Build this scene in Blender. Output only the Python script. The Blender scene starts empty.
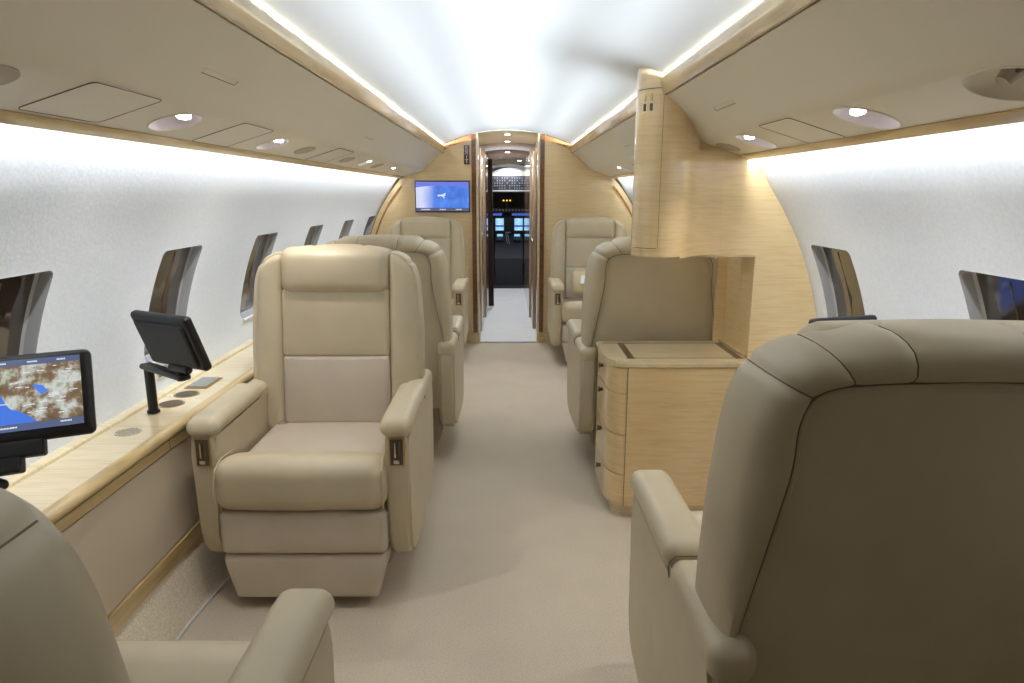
import bpy, bmesh, math, random
from mathutils import Vector, Matrix, Euler
R = math.radians
random.seed(4)
scn = bpy.context.scene
COL = scn.collection

# ---------------------------------------------------------------- camera, world, exposure
cam_data = bpy.data.cameras.new('camera'); cam = bpy.data.objects.new('camera', cam_data); COL.objects.link(cam)
cam.location = (0, 0, 1.34); cam.rotation_euler = (R(90 - 12.279), 0, R(-0.37))
cam_data.sensor_width = 36; cam_data.lens = 680 / 1024 * 36; cam_data.clip_start = 0.02
scn.camera = cam
scn.view_settings.view_transform = 'Standard'; scn.view_settings.look = 'None'
scn.view_settings.gamma = 1; scn.view_settings.use_curve_mapping = False
scn.view_settings.exposure = 0.0
world = bpy.data.worlds.new('world'); scn.world = world; world.use_nodes = True
world.node_tree.nodes['Background'].inputs[0].default_value = (1.0, 0.84, 0.60, 1)
world.node_tree.nodes['Background'].inputs[1].default_value = 0.13

CZ, CR = 0.60, 1.28          # centre height and radius of the round cabin section
YA, YB = -1.6, 6.10          # aft opening of the modelled cabin, forward bulkhead

COOL = (0.84, 0.92, 1.0); WARM = (1.0, 0.93, 0.82)
def area(name, loc, rot, sx, sy, power, color=COOL, spread=180):
    l = bpy.data.lights.new(name, 'AREA'); l.shape = 'RECTANGLE'; l.size = sx; l.size_y = sy
    l.energy = power; l.color = color; l.spread = R(spread)
    o = bpy.data.objects.new(name, l); o.location = loc; o.rotation_euler = rot; COL.objects.link(o); return o
COVE = 262; WASH = 19
LA, LB = 0.75, 6.05          # the strips that are switched on
for s in (-1, 1):
    # LED strips in the ceiling coves, pointing up and inwards (local -Z is the light direction)
    area('cove_led', (s * 0.655, (LA + LB) / 2, 1.715), (0, R(s * 131), 0), 0.03, LB - LA, COVE)
    # LED strips in the slot between the valance and the side wall
    area('wall_wash_led', (s * 0.924, (LA + LB) / 2, 1.492), (0, R(-s * 15), 0), 0.018, LB - LA, WASH, spread=120)
# galley corridor and flight deck
area('galley_light', (0.0, 6.9, 1.84), (0, 0, 0), 0.3, 0.9, 12, COOL)
area('galley_light', (0.0, 8.6, 1.77), (0, 0, 0), 0.3, 0.9, 10, COOL)
area('flight_deck_light', (0.0, 10.0, 1.72), (0, 0, 0), 0.4, 0.4, 7, COOL)

# ---------------------------------------------------------------- materials
def mat(name, col, rough=0.5, metal=0.0, coat=0.0, emit=None, estr=0.0, spec=0.5):
    m = bpy.data.materials.new(name); m.use_nodes = True
    b = m.node_tree.nodes['Principled BSDF']
    b.inputs['Base Color'].default_value = (*col, 1); b.inputs['Roughness'].default_value = rough
    b.inputs['Metallic'].default_value = metal; b.inputs['Coat Weight'].default_value = coat
    b.inputs['Coat Roughness'].default_value = 0.06; b.inputs['Specular IOR Level'].default_value = spec
    if emit: b.inputs['Emission Color'].default_value = (*emit, 1); b.inputs['Emission Strength'].default_value = estr
    return m
def nodes(m): return m.node_tree.nodes, m.node_tree.links, m.node_tree.nodes['Principled BSDF']
def tex_coord(m, scale, kind='Object'):
    n, l, b = nodes(m)
    t = n.new('ShaderNodeTexCoord'); mp = n.new('ShaderNodeMapping'); mp.inputs['Scale'].default_value = scale
    l.new(t.outputs[kind], mp.inputs['Vector']); return mp.outputs['Vector']
def noise(m, vec, scale, detail=3, rough=0.5, dist=0.0):
    n, l, b = nodes(m)
    t = n.new('ShaderNodeTexNoise'); t.inputs['Scale'].default_value = scale; t.inputs['Detail'].default_value = detail
    t.inputs['Roughness'].default_value = rough; t.inputs['Distortion'].default_value = dist
    l.new(vec, t.inputs['Vector']); return t.outputs['Fac']
def ramp(m, fac, stops, interp='LINEAR'):
    n, l, b = nodes(m)
    r = n.new('ShaderNodeValToRGB'); r.color_ramp.interpolation = interp
    e = r.color_ramp.elements
    while len(e) < len(stops): e.new(0.5)
    for el, (p, c) in zip(e, stops): el.position = p; el.color = (*c, 1)
    l.new(fac, r.inputs['Fac']); return r.outputs['Color']
def bump(m, fac, strength, dist):
    n, l, b = nodes(m)
    k = n.new('ShaderNodeBump'); k.inputs['Strength'].default_value = strength; k.inputs['Distance'].default_value = dist
    l.new(fac, k.inputs['Height']); l.new(k.outputs['Normal'], b.inputs['Normal']); return k
def mixc(m, a, c, fac, mode='MIX'):
    n, l, b = nodes(m)
    x = n.new('ShaderNodeMix'); x.data_type = 'RGBA'; x.blend_type = mode
    for sock, v in ((x.inputs[6], a), (x.inputs[7], c), (x.inputs[0], fac)):
        if isinstance(v, tuple): sock.default_value = (*v, 1)
        elif isinstance(v, (int, float)): sock.default_value = v
        else: l.new(v, sock)
    return x.outputs[2]

def leather(name, c, rough=0.42):
    m = mat(name, c, rough); n, l, b = nodes(m)
    v = tex_coord(m, (1, 1, 1))
    f = noise(m, v, 7, 3)
    l.new(ramp(m, f, [(0.3, tuple(k * 0.95 for k in c)), (0.7, tuple(min(1, k * 1.04) for k in c))]), b.inputs['Base Color'])
    g = noise(m, v, 420, 2); k = bump(m, g, 0.12, 0.001)
    g2 = noise(m, v, 9, 2); k2 = n.new('ShaderNodeBump'); k2.inputs['Strength'].default_value = 0.25; k2.inputs['Distance'].default_value = 0.012
    l.new(g2, k2.inputs['Height']); l.new(k.outputs['Normal'], k2.inputs['Normal']); l.new(k2.outputs['Normal'], b.inputs['Normal'])
    return m
def wood(name, light, dark, scale, rough=0.28, coat=0.9, patch=(3.0, 3.0, 0.3)):
    m = mat(name, light, rough, coat=coat); n, l, b = nodes(m)
    fig = noise(m, tex_coord(m, scale), 1.0, 4, 0.55, 0.6)
    c1 = ramp(m, fig, [(0.30, dark), (0.52, light), (0.75, tuple(min(1, k * 1.06) for k in light))])
    pt = noise(m, tex_coord(m, patch), 1.0, 1)
    c2 = ramp(m, pt, [(0.35, (0.88, 0.84, 0.78)), (0.65, (1, 1, 1))])
    l.new(mixc(m, c1, c2, 1.0, 'MULTIPLY'), b.inputs['Base Color'])
    return m
LW, DW = (0.87, 0.67, 0.375), (0.79, 0.58, 0.295)
M = dict(
    leather=leather('beige_leather', (0.60, 0.505, 0.345)),
    leather_lilac=leather('seat_leather', (0.62, 0.53, 0.425), 0.32),
    seam=mat('seam_thread', (0.22, 0.17, 0.10), 0.7),
    shell=mat('chair_lower_shell', (0.32, 0.27, 0.19), 0.6),
    wood=wood('figured_sycamore', LW, DW, (7, 7, 120)),
    wood_ledge=wood('figured_sycamore_ledge', (0.82, 0.69, 0.45), (0.70, 0.55, 0.32), (7, 110, 7), patch=(.3, 3, 3)),
    wood_edge=wood('sycamore_edging', (0.66, 0.49, 0.24), (0.50, 0.35, 0.15), (30, 4, 30)),
    wood_dark=wood('dark_walnut_trim', (0.20, 0.075, 0.022), (0.10, 0.032, 0.01), (12, 12, 60), 0.2),
    wood_burl=wood('burl_trim', (0.48, 0.21, 0.065), (0.20, 0.08, 0.025), (40, 40, 40), 0.2),
    wood_pale=wood('pale_edge_wood', (0.80, 0.68, 0.47), (0.72, 0.58, 0.36), (8, 8, 90)),
    inlay=mat('dark_inlay', (0.09, 0.055, 0.02), 0.35, coat=0.4),
    vinyl=mat('bin_covering', (0.80, 0.73, 0.585), 0.45),
    ceil=mat('white_headliner', (0.80, 0.84, 0.88), 0.55),
    panel=mat('ledge_fabric', (0.58, 0.48, 0.35), 0.8),
    black=mat('black_plastic', (0.007, 0.007, 0.008), 0.42),
    black_soft=mat('black_housing', (0.009, 0.009, 0.010), 0.55),
    chrome=mat('polished_metal', (0.75, 0.72, 0.68), 0.18, metal=1.0),
    brass=mat('brass', (0.55, 0.40, 0.20), 0.3, metal=1.0),
    recess=mat('dark_recess', (0.10, 0.07, 0.04), 0.45),
    reveal=mat('window_reveal', (0.42, 0.42, 0.43), 0.25, coat=0.5),
    pane=mat('dark_window_pane', (0.055, 0.038, 0.026), 0.12, coat=1.0),
    white=mat('white_plastic', (0.80, 0.80, 0.80), 0.4),
    lamp=mat('lamp_lens', (1, 1, 1), 0.3, emit=(1, 0.97, 0.95), estr=35),
    lamp_soft=mat('downlight_lens', (1, 1, 1), 0.3, emit=(1, 0.97, 0.95), estr=9),
    lit_dish=mat('lit_dish_tint', (0.82, 0.76, 0.80), 0.4),  # lilac-white glow of the lamps put into the dish colour
    corridor_wood=wood('corridor_veneer', (0.38, 0.27, 0.175), (0.29, 0.19, 0.11), (30, 30, 5)),
    curtain=mat('brown_curtain', (0.26, 0.19, 0.13), 0.9),
    lilac=mat('galley_headliner', (0.62, 0.56, 0.58), 0.6),
    cockpit=mat('cockpit_grey', (0.045, 0.045, 0.055), 0.6),
    cockpit_dark=mat('cockpit_black', (0.02, 0.02, 0.024), 0.5),
    grille=mat('speaker_grille', (0.50, 0.43, 0.32), 0.6),
)
# side wall fabric: white, finely mottled
m = mat('wall_fabric', (0.78, 0.80, 0.83), 0.7); n, l, b = nodes(m); v = tex_coord(m, (1, 1, 1))
f = noise(m, v, 90, 3, 0.6)
l.new(ramp(m, f, [(0.35, (0.78, 0.81, 0.85)), (0.65, (0.84, 0.87, 0.91))]), b.inputs['Base Color']); bump(m, f, 0.22, 0.002); M['wall'] = m
# carpets
def carpet(name, c, sc=240):
    m = mat(name, c, 0.95, spec=0.1); n, l, b = nodes(m); v = tex_coord(m, (1, 1, 1))
    f = noise(m, v, sc, 2, 0.7); g = noise(m, v, 5, 3)
    c1 = ramp(m, f, [(0.3, tuple(k * 0.80 for k in c)), (0.7, tuple(k * 1.14 for k in c))])
    c2 = ramp(m, g, [(0.3, (0.94, 0.94, 0.94)), (0.7, (1, 1, 1))])
    l.new(mixc(m, c1, c2, 1.0, 'MULTIPLY'), b.inputs['Base Color']); bump(m, f, 0.5, 0.004); return m
M['carpet'] = carpet('beige_carpet', (0.70, 0.60, 0.47))
M['carpet_kick'] = carpet('kick_carpet', (0.88, 0.77, 0.60), 160)
M['galley_floor'] = carpet('pale_runner', (0.85, 0.86, 0.86))
# moving map screens
def screen_map(name):
    m = mat(name, (0, 0, 0), 0.15); n, l, b = nodes(m); v = tex_coord(m, (1, 1, 1))
    f = noise(m, v, 22, 6, 0.65); g = noise(m, v, 9, 3, 0.5)
    land = ramp(m, f, [(0.30, (0.10, 0.065, 0.04)), (0.47, (0.22, 0.15, 0.09)), (0.52, (0.42, 0.40, 0.33)), (0.6, (0.62, 0.66, 0.62)), (0.75, (0.30, 0.33, 0.24))])
    sep = n.new('ShaderNodeSeparateXYZ'); l.new(v, sep.inputs[0])
    # lake: distance in the lower left corner, wobbled by noise
    a = n.new('ShaderNodeMath'); a.operation = 'MULTIPLY_ADD'; a.inputs[1].default_value = 0.10; l.new(g, a.inputs[0]); 
    s1 = n.new('ShaderNodeMath'); s1.operation = 'MULTIPLY'; s1.inputs[1].default_value = 1.0; l.new(sep.outputs['X'], s1.inputs[0])
    s2 = n.new('ShaderNodeMath'); s2.operation = 'MULTIPLY_ADD'; s2.inputs[1].default_value = 1.1; l.new(sep.outputs['Z'], s2.inputs[0]); l.new(s1.outputs[0], s2.inputs[2])
    l.new(s2.outputs[0], a.inputs[2])
    r = n.new('ShaderNodeValToRGB'); r.color_ramp.interpolation = 'CONSTANT'
    r.color_ramp.elements[0].position = 0; r.color_ramp.elements[0].color = (1, 1, 1, 1)
    r.color_ramp.elements[1].position = 0.5; r.color_ramp.elements[1].color = (0, 0, 0, 1)
    o = n.new('ShaderNodeMath'); o.operation = 'ADD'; o.inputs[1].default_value = 0.475; l.new(a.outputs[0], o.inputs[0]); l.new(o.outputs[0], r.inputs[0])
    c = mixc(m, land, (0.07, 0.20, 0.75), r.outputs['Color'])
    l.new(c, b.inputs['Emission Color']); b.inputs['Emission Strength'].default_value = 1.0; return m
M['map'] = screen_map('moving_map_picture')
M['bar'] = mat('map_menu_bar', (0, 0, 0), 0.2, emit=(0.10, 0.13, 0.24), estr=1)
M['txt'] = mat('map_lettering', (0, 0, 0), 0.3, emit=(0.85, 0.9, 1), estr=0.9)
M['track'] = mat('map_track_line', (0, 0, 0), 0.3, emit=(0.25, 0.6, 0.12), estr=1)
M['lake'] = mat('map_lake', (0, 0, 0), 0.3, emit=(0.09, 0.23, 0.80), estr=1)
M['bluebtn'] = mat('map_blue_mark', (0, 0, 0), 0.3, emit=(0.12, 0.35, 0.85), estr=1)
# television picture: blue globe with a pale rim
m = mat('globe_picture', (0, 0, 0), 0.15); n, l, b = nodes(m); v = tex_coord(m, (1, 1, 1))
f = noise(m, v, 6, 4, 0.5, 1.2)
c1 = ramp(m, f, [(0.3, (0.05, 0.14, 0.62)), (0.55, (0.09, 0.25, 0.85)), (0.75, (0.16, 0.38, 0.95))])
sep = n.new('ShaderNodeSeparateXYZ'); l.new(v, sep.inputs[0])
q = n.new('ShaderNodeMath'); q.operation = 'MULTIPLY_ADD'; q.inputs[1].default_value = 0.13; l.new(f, q.inputs[0]); l.new(sep.outputs['X'], q.inputs[2])
q2 = n.new('ShaderNodeMath'); q2.operation = 'ADD'; q2.inputs[1].default_value = 0.5; l.new(q.outputs[0], q2.inputs[0])
w = ramp(m, q2.outputs[0], [(0.40, (1, 1, 1)), (0.50, (0, 0, 0))])
l.new(mixc(m, c1, (0.70, 0.72, 0.98), w), b.inputs['Emission Color']); b.inputs['Emission Strength'].default_value = 0.95; M['globe'] = m
M['tv_bar'] = mat('tv_caption_bar', (0, 0, 0), 0.3, emit=(0.10, 0.10, 0.20), estr=1)
M['tv_sky'] = mat('tv_upper_sky', (0, 0, 0), 0.3, emit=(0.16, 0.20, 0.75), estr=1)
M['pfd'] = mat('display_cyan', (0, 0, 0), 0.3, emit=(0.25, 0.55, 0.85), estr=1.2)
M['pfd_w'] = mat('display_white', (0, 0, 0), 0.3, emit=(0.8, 0.9, 1), estr=1.2)
M['pfd_b'] = mat('display_blue', (0, 0, 0), 0.3, emit=(0.05, 0.10, 0.45), estr=1.2)
M['pfd_r'] = mat('display_magenta', (0, 0, 0), 0.3, emit=(0.8, 0.1, 0.35), estr=1.2)
M['amber'] = mat('amber_annunciator', (0, 0, 0), 0.3, emit=(1.0, 0.55, 0.05), estr=2.0)
M['phone'] = mat('phone_glass', (0.16, 0.18, 0.17), 0.15, coat=1)

# ---------------------------------------------------------------- mesh helpers
def obj(name, bm, m, parent=None, smooth=True, loc=None, rot=None, **props):
    bmesh.ops.recalc_face_normals(bm, faces=bm.faces)
    me = bpy.data.meshes.new(name); bm.to_mesh(me); bm.free()
    me.materials.append(M[m] if isinstance(m, str) else m)
    if smooth:
        me.polygons.foreach_set('use_smooth', [True] * len(me.polygons))
        me.set_sharp_from_angle(angle=R(38))
    o = bpy.data.objects.new(name, me); COL.objects.link(o)
    if parent: o.parent = parent
    if loc is not None: o.location = loc
    if rot is not None: o.rotation_euler = rot
    for k, v in props.items(): o[k] = v
    return o
def struct(name, bm, m, smooth=True, **kw):
    o = obj(name, bm, m, None, smooth, **kw); o['kind'] = 'structure'; return o
def thing(name, label, cat, loc=(0, 0, 0), rot=(0, 0, 0), group=None):
    o = bpy.data.objects.new(name, None); o.empty_display_size = 0.05; COL.objects.link(o)
    o.location = loc; o.rotation_euler = rot; o['label'] = label; o['category'] = cat
    if group: o['group'] = group
    return o
def tag(o, label, cat, group=None):
    o['label'] = label; o['category'] = cat
    if group: o['group'] = group
    return o
def add_box(bm, c, s, bevel=0.0, seg=2, rot=None):
    vs = bmesh.ops.create_cube(bm, size=1)['verts']
    bmesh.ops.scale(bm, vec=s, verts=vs)
    if bevel:
        es = list({e for v in vs for e in v.link_edges})
        r = bmesh.ops.bevel(bm, geom=es, offset=bevel, segments=seg, affect='EDGES', profile=0.5)
        vs = list({v for f in r['faces'] for v in f.verts} | {v for v in vs if v.is_valid})
    if rot is not None: bmesh.ops.rotate(bm, cent=(0, 0, 0), matrix=rot, verts=vs)
    bmesh.ops.translate(bm, vec=c, verts=vs)
def box(c, s, bevel=0.0, seg=2, rot=None):
    bm = bmesh.new(); add_box(bm, c, s, bevel, seg, rot); return bm
def span(x0, x1, y0, y1, z0, z1, bevel=0.0):
    return box(((x0 + x1) / 2, (y0 + y1) / 2, (z0 + z1) / 2), (abs(x1 - x0), abs(y1 - y0), abs(z1 - z0)), bevel)
def axis_coords(h, r, n):
    a = [0, 12, 24, 35, 45]; e = [h - r + r * math.tan(R(t)) for t in a]
    mid = [-(h - r) + 2 * (h - r) * i / n for i in range(n + 1)]
    pos = e[1:]
    return [-x for x in reversed(pos)] + mid + pos
def add_pillow(bm, c, size, r, crown=(0, 0, 0), n=6, deform=None):
    """rounded, softly crowned box; deform(v) works on coordinates relative to c"""
    hs = [k / 2 for k in size]; r = min(r, min(hs) * 0.999)
    ax = [axis_coords(h, r, n) for h in hs]
    new = []
    for d in range(3):
        u, w = (d + 1) % 3, (d + 2) % 3
        for s in (-1, 1):
            grid = []
            for a in ax[u]:
                row = []
                for b in ax[w]:
                    p = [0, 0, 0]; p[d] = s * hs[d]; p[u] = a; p[w] = b
                    inner = [max(-(h - r), min(h - r, x)) for x, h in zip(p, hs)]
                    dv = Vector([x - y for x, y in zip(p, inner)])
                    if dv.length > 1e-9: dv = dv.normalized() * r
                    q = Vector(inner) + dv
                    for k in range(3):
                        if crown[k]:
                            i, j = (k + 1) % 3, (k + 2) % 3
                            q[k] += (q[k] / hs[k]) * crown[k] * max(0, 1 - (q[i] / hs[i]) ** 2) * max(0, 1 - (q[j] / hs[j]) ** 2)
                    if deform: q = Vector(deform(q))
                    v = bm.verts.new(q + Vector(c)); row.append(v); new.append(v)
                grid.append(row)
            for i in range(len(grid) - 1):
                for j in range(len(grid[0]) - 1):
                    bm.faces.new((grid[i][j], grid[i + 1][j], grid[i + 1][j + 1], grid[i][j + 1]))
    bmesh.ops.remove_doubles(bm, verts=new, dist=1e-5)
def pillow(*a, **k):
    bm = bmesh.new(); add_pillow(bm, *a, **k); return bm
def add_tube(bm, path, r, closed=False, seg=8):
    pts = [Vector(p) for p in path]; n = len(pts); rings = []
    up = None
    for i, p in enumerate(pts):
        a = pts[(i - 1) % n] if (closed or i > 0) else p; b = pts[(i + 1) % n] if (closed or i < n - 1) else p
        t = (b - a).normalized()
        if up is None: up = Vector((0, 0, 1)) if abs(t.z) < 0.9 else Vector((1, 0, 0))
        x = t.cross(up)
        if x.length < 1e-4: up = Vector((1, 0.1, 0)); x = t.cross(up)
        x.normalize(); y = x.cross(t).normalized(); up = y
        rings.append([bm.verts.new(p + (x * math.cos(2 * math.pi * k / seg) + y * math.sin(2 * math.pi * k / seg)) * r) for k in range(seg)])
    for i in range(n if closed else n - 1):
        A, B = rings[i], rings[(i + 1) % n]
        for k in range(seg): bm.faces.new((A[k], A[(k + 1) % seg], B[(k + 1) % seg], B[k]))
    if not closed:
        bm.faces.new(rings[0]); bm.faces.new(list(reversed(rings[-1])))
def tube(path, r, closed=False, seg=8):
    bm = bmesh.new(); add_tube(bm, path, r, closed, seg); return bm
def add_prism(bm, poly, fn0, fn1):
    """polygon of 2-D points mapped to two caps by fn0/fn1"""
    A = [bm.verts.new(fn0(*p)) for p in poly]; B = [bm.verts.new(fn1(*p)) for p in poly]
    n = len(poly)
    for i in range(n): bm.faces.new((A[i], A[(i + 1) % n], B[(i + 1) % n], B[i]))
    bm.faces.new(A); bm.faces.new(list(reversed(B)))
def prism_z(poly, z0, z1, bevel=0):
    bm = bmesh.new(); add_prism(bm, poly, lambda x, y: (x, y, z0), lambda x, y: (x, y, z1))
    if bevel:
        es = [e for e in bm.edges if abs(e.verts[0].co.z - e.verts[1].co.z) < 1e-6]
        bmesh.ops.bevel(bm, geom=es, offset=bevel, segments=2, affect='EDGES')
    return bm
def prism_y(poly, y0, y1):
    bm = bmesh.new(); add_prism(bm, poly, lambda x, z: (x, y0, z), lambda x, z: (x, y1, z)); return bm
def prism_x(poly, x0, x1, bevel=0, seg=3):
    bm = bmesh.new(); add_prism(bm, poly, lambda y, z: (x0, y, z), lambda y, z: (x1, y, z))
    if bevel:
        es = [e for e in bm.edges if abs(e.verts[0].co.x - e.verts[1].co.x) < 1e-6]
        bmesh.ops.bevel(bm, geom=es, offset=bevel, segments=seg, affect='EDGES')
    return bm
def add_cyl(bm, c, r, h, axis='Z', seg=32, r2=None):
    mtx = {'Z': Matrix(), 'Y': Matrix.Rotation(R(90), 4, 'X'), 'X': Matrix.Rotation(R(90), 4, 'Y')}[axis]
    vs = bmesh.ops.create_cone(bm, cap_ends=True, segments=seg, radius1=r, radius2=r if r2 is None else r2, depth=h, matrix=mtx)['verts']
    bmesh.ops.translate(bm, vec=c, verts=vs)
def cyl(*a, **k):
    bm = bmesh.new(); add_cyl(bm, *a, **k); return bm
def rrect(w, h, r, k=5, cx=0, cy=0):
    out = []
    for sx, sy, a0 in ((1, 1, 0), (-1, 1, 90), (-1, -1, 180), (1, -1, 270)):
        for i in range(k + 1):
            a = R(a0 + 90 * i / k)
            out.append((cx + sx * (w / 2 - r) + r * math.cos(a), cy + sy * (h / 2 - r) + r * math.sin(a)))
    return out
def circ_x(z, r=CR): return math.sqrt(max(0, r * r - (z - CZ) ** 2))

# ---------------------------------------------------------------- the shell: floor, walls, ceiling
bm = span(-1.03, 1.03, YA, YB, -0.05, 0.0); struct('floor', bm, 'carpet', smooth=False)

WY = [1.742 + 0.868 * k for k in range(-3, 6)]          # forward edge of every window
WW = 0.30
def wall(side):
    """curved side wall panel with window openings; (y, a): a = angle above the horizontal through the section centre"""
    bm = bmesh.new()
    ang = lambda z: math.asin((z - CZ) / CR)
    P = lambda y, a, r=CR: (side * (r + 0.03 * max(0, min(1, (a - ang(1.36)) / (ang(1.48) - ang(1.36))))) * math.cos(a), y, CZ + r * math.sin(a))
    a_lo, a_hi = ang(0.70), ang(1.20); w_lo, w_hi = ang(0.752), ang(1.150)
    def strip(a0, a1, n, ys):
        for i in range(n):
            for j in range(len(ys) - 1):
                A, B = a0 + (a1 - a0) * i / n, a0 + (a1 - a0) * (i + 1) / n
                bm.faces.new([bm.verts.new(P(y, a)) for y, a in ((ys[j], A), (ys[j + 1], A), (ys[j + 1], B), (ys[j], B))])
    cells = [(y - WW / 2 - 0.434, y - WW / 2 + 0.434) for y in WY]; 
    ys = sorted({YA, YB} | {round(c, 4) for cell in cells for c in cell if YA < c < YB})
    strip(-0.55, a_lo, 10, ys); strip(a_hi, ang(1.60), 10, ys)
    frames = []
    for j in range(len(ys) - 1):
        y0, y1 = ys[j], ys[j + 1]
        w = [y for y in WY if y0 < y - 0.05 < y1 and y - WW > y0 - 0.001]
        if not w or y1 < w[0]: strip(a_lo, a_hi, 8, [y0, y1]); continue
        Y1 = w[0]; Y0 = Y1 - WW
        # rounded opening outline in (y, arc) space, larger radius at the bottom
        H = (w_hi - w_lo) * CR; rt, rb = 0.022, 0.055; K = 5; out = []
        for cy_, ca, rr, s0 in ((Y1, H, rt, 0), (Y0, H, rt, 90), (Y0, 0, rb, 180), (Y1, 0, rb, 270)):
            cx2 = cy_ - rr if cy_ == Y1 else cy_ + rr; ca2 = ca - rr if ca == H else ca + rr
            for i in range(K + 1):
                t = R(s0 + 90 * i / K); out.append((cx2 + rr * math.cos(t), ca2 + rr * math.sin(t)))
        full = []
        for i in range(len(out)):                        # denser sides
            a, b2 = out[i], out[(i + 1) % len(out)]; d = math.dist(a, b2); k = max(1, int(d / 0.05))
            for q in range(k): full.append((a[0] + (b2[0] - a[0]) * q / k, a[1] + (b2[1] - a[1]) * q / k))
        inner = [(p[0], w_lo + p[1] / CR) for p in full]
        cy0, ca0 = (Y0 + Y1) / 2, (w_lo + w_hi) / 2
        outer = []
        for (y, a) in inner:                             # project radially on the cell border
            dy, da = y - cy0, a - ca0
            k = min(((y1 if dy > 0 else y0) - cy0) / dy if abs(dy) > 1e-6 else 1e9, ((a_hi if da > 0 else a_lo) - ca0) / da if abs(da) > 1e-6 else 1e9)
            outer.append((cy0 + dy * k, ca0 + da * k))
        nI = len(inner)
        lv = [[bm.verts.new(P(p[0] + (q[0] - p[0]) * t, p[1] + (q[1] - p[1]) * t)) for p, q in zip(inner, outer)] for t in (0, .12, .3, .55, .8, 1)]
        vo = lv[-1]
        for i in range(nI):
            k = (i + 1) % nI
            for va, vb in zip(lv, lv[1:]): bm.faces.new((va[i], va[k], vb[k], vb[i]))
            a, c = outer[i], outer[k]
            if abs(a[0] - c[0]) > 1e-5 and abs(a[1] - c[1]) > 1e-5:      # fill the cell corner
                corner = (a[0] if abs(abs(a[0] - cy0) - (y1 - cy0 if a[0] > cy0 else cy0 - y0)) < 1e-5 else c[0],
                          a[1] if abs(a[1] - (a_hi if a[1] > ca0 else a_lo)) < 1e-5 else c[1])
                bm.faces.new((vo[i], vo[k], bm.verts.new(P(*corner))))
        frames.append((Y1, inner, cy0, ca0))
    bmesh.ops.remove_doubles(bm, verts=bm.verts, dist=1e-4)
    o = struct('wall_left' if side < 0 else 'wall_right', bm, 'wall')
    return frames, P
wn = 0
for side in (-1, 1):
    frames, P = wall(side)
    for (Y1, inner, cy0, ca0) in frames:
        if Y1 < 0.6 or (side > 0 and 2.6 < Y1 < 4.0): pass
        wn += 1
        w = bpy.data.objects.new('window_%d' % wn, None); COL.objects.link(w); w['kind'] = 'structure'; w.empty_display_size = .05
        bm = bmesh.new(); rings = []
        for d, sc in ((-0.001, 1.0), (0.005, 0.99), (0.030, 0.975), (0.037, 0.93), (0.042, 0.88)):
            rings.append([bm.verts.new(P(cy0 + (y - cy0) * sc, ca0 + (a - ca0) * sc, CR + d)) for y, a in inner])
        for A, B in zip(rings, rings[1:]):
            for i in range(len(A)): k = (i + 1) % len(A); bm.faces.new((A[i], A[k], B[k], B[i]))
        obj('window_reveal', bm, 'reveal', w)
        bm = bmesh.new(); ring = [bm.verts.new(P(cy0 + (y - cy0) * 0.935, ca0 + (a - ca0) * 0.935, CR + 0.036)) for y, a in inner]
        c = bm.verts.new(P(cy0, ca0, CR + 0.037))
        for i in range(len(ring)): bm.faces.new((ring[i], ring[(i + 1) % len(ring)], c))
        obj('window_pane', bm, 'pane', w)
        obj('shade_track', tube([P(cy0 + 0.02, ca0 + (t - 0.5) * 0.27, CR + 0.035) for t in [i / 8 for i in range(9)]], 0.003), 'recess', w)
        # white sill lip under the opening
        lo = min(a for y, a in inner)
        bm = tube([P(cy0 - WW / 2 + 0.04 + (WW - 0.08) * i / 6, lo - 0.004, CR - 0.004) for i in range(7)], 0.006)
        obj('window_sill', bm, 'white', w)

# ceiling: circular arc, flaring up behind the cove strips
pts = []
for i in range(41):
    x = -0.56 + 1.12 * i / 40; pts.append((x, CZ + math.sqrt(1.278 ** 2 - x * x)))
prof = [(-0.71, 1.69), (-0.71, 1.775), (-0.62, 1.782)] + pts + [(0.62, 1.782), (0.71, 1.775), (0.71, 1.69)]
bm = bmesh.new(); A = [bm.verts.new((x, YA, z)) for x, z in prof]; B = [bm.verts.new((x, YB, z)) for x, z in prof]
for i in range(len(prof) - 1): bm.faces.new((A[i], A[i + 1], B[i + 1], B[i]))
struct('ceiling', bm, 'ceil')

# ---------------------------------------------------------------- overhead bins with their lights, coves and valances
BIN = [(0.575, 1.700), (0.566, 1.680), (0.592, 1.661), (0.640, 1.622), (0.685, 1.585), (0.712, 1.556), (0.728, 1.541), (0.748, 1.531),
       (0.790, 1.518), (0.905, 1.482), (0.905, 1.52), (0.72, 1.70)]
N_BOT = Vector((0.053, 0, 0.17)).normalized()          # upward normal of the underside (right hand bin)
def on_bottom(s, x, y, off=0.0):
    t = (x - 0.735) / 0.17; p = Vector((s * x, y, 1.535 - 0.053 * t)); nn = Vector((s * N_BOT.x, 0, N_BOT.z)); return p + nn * off
def oval_cutter(s, x, y, lx, ly, depth):
    bm = bmesh.new(); bmesh.ops.create_uvsphere(bm, u_segments=40, v_segments=20, radius=1)
    bmesh.ops.scale(bm, vec=(lx, ly, depth), verts=bm.verts)
    bmesh.ops.rotate(bm, cent=(0, 0, 0), matrix=Matrix.Rotation(R(s * 17.3), 3, 'Y'), verts=bm.verts)
    bmesh.ops.translate(bm, vec=on_bottom(s, x, y), verts=bm.verts); return bm
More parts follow.
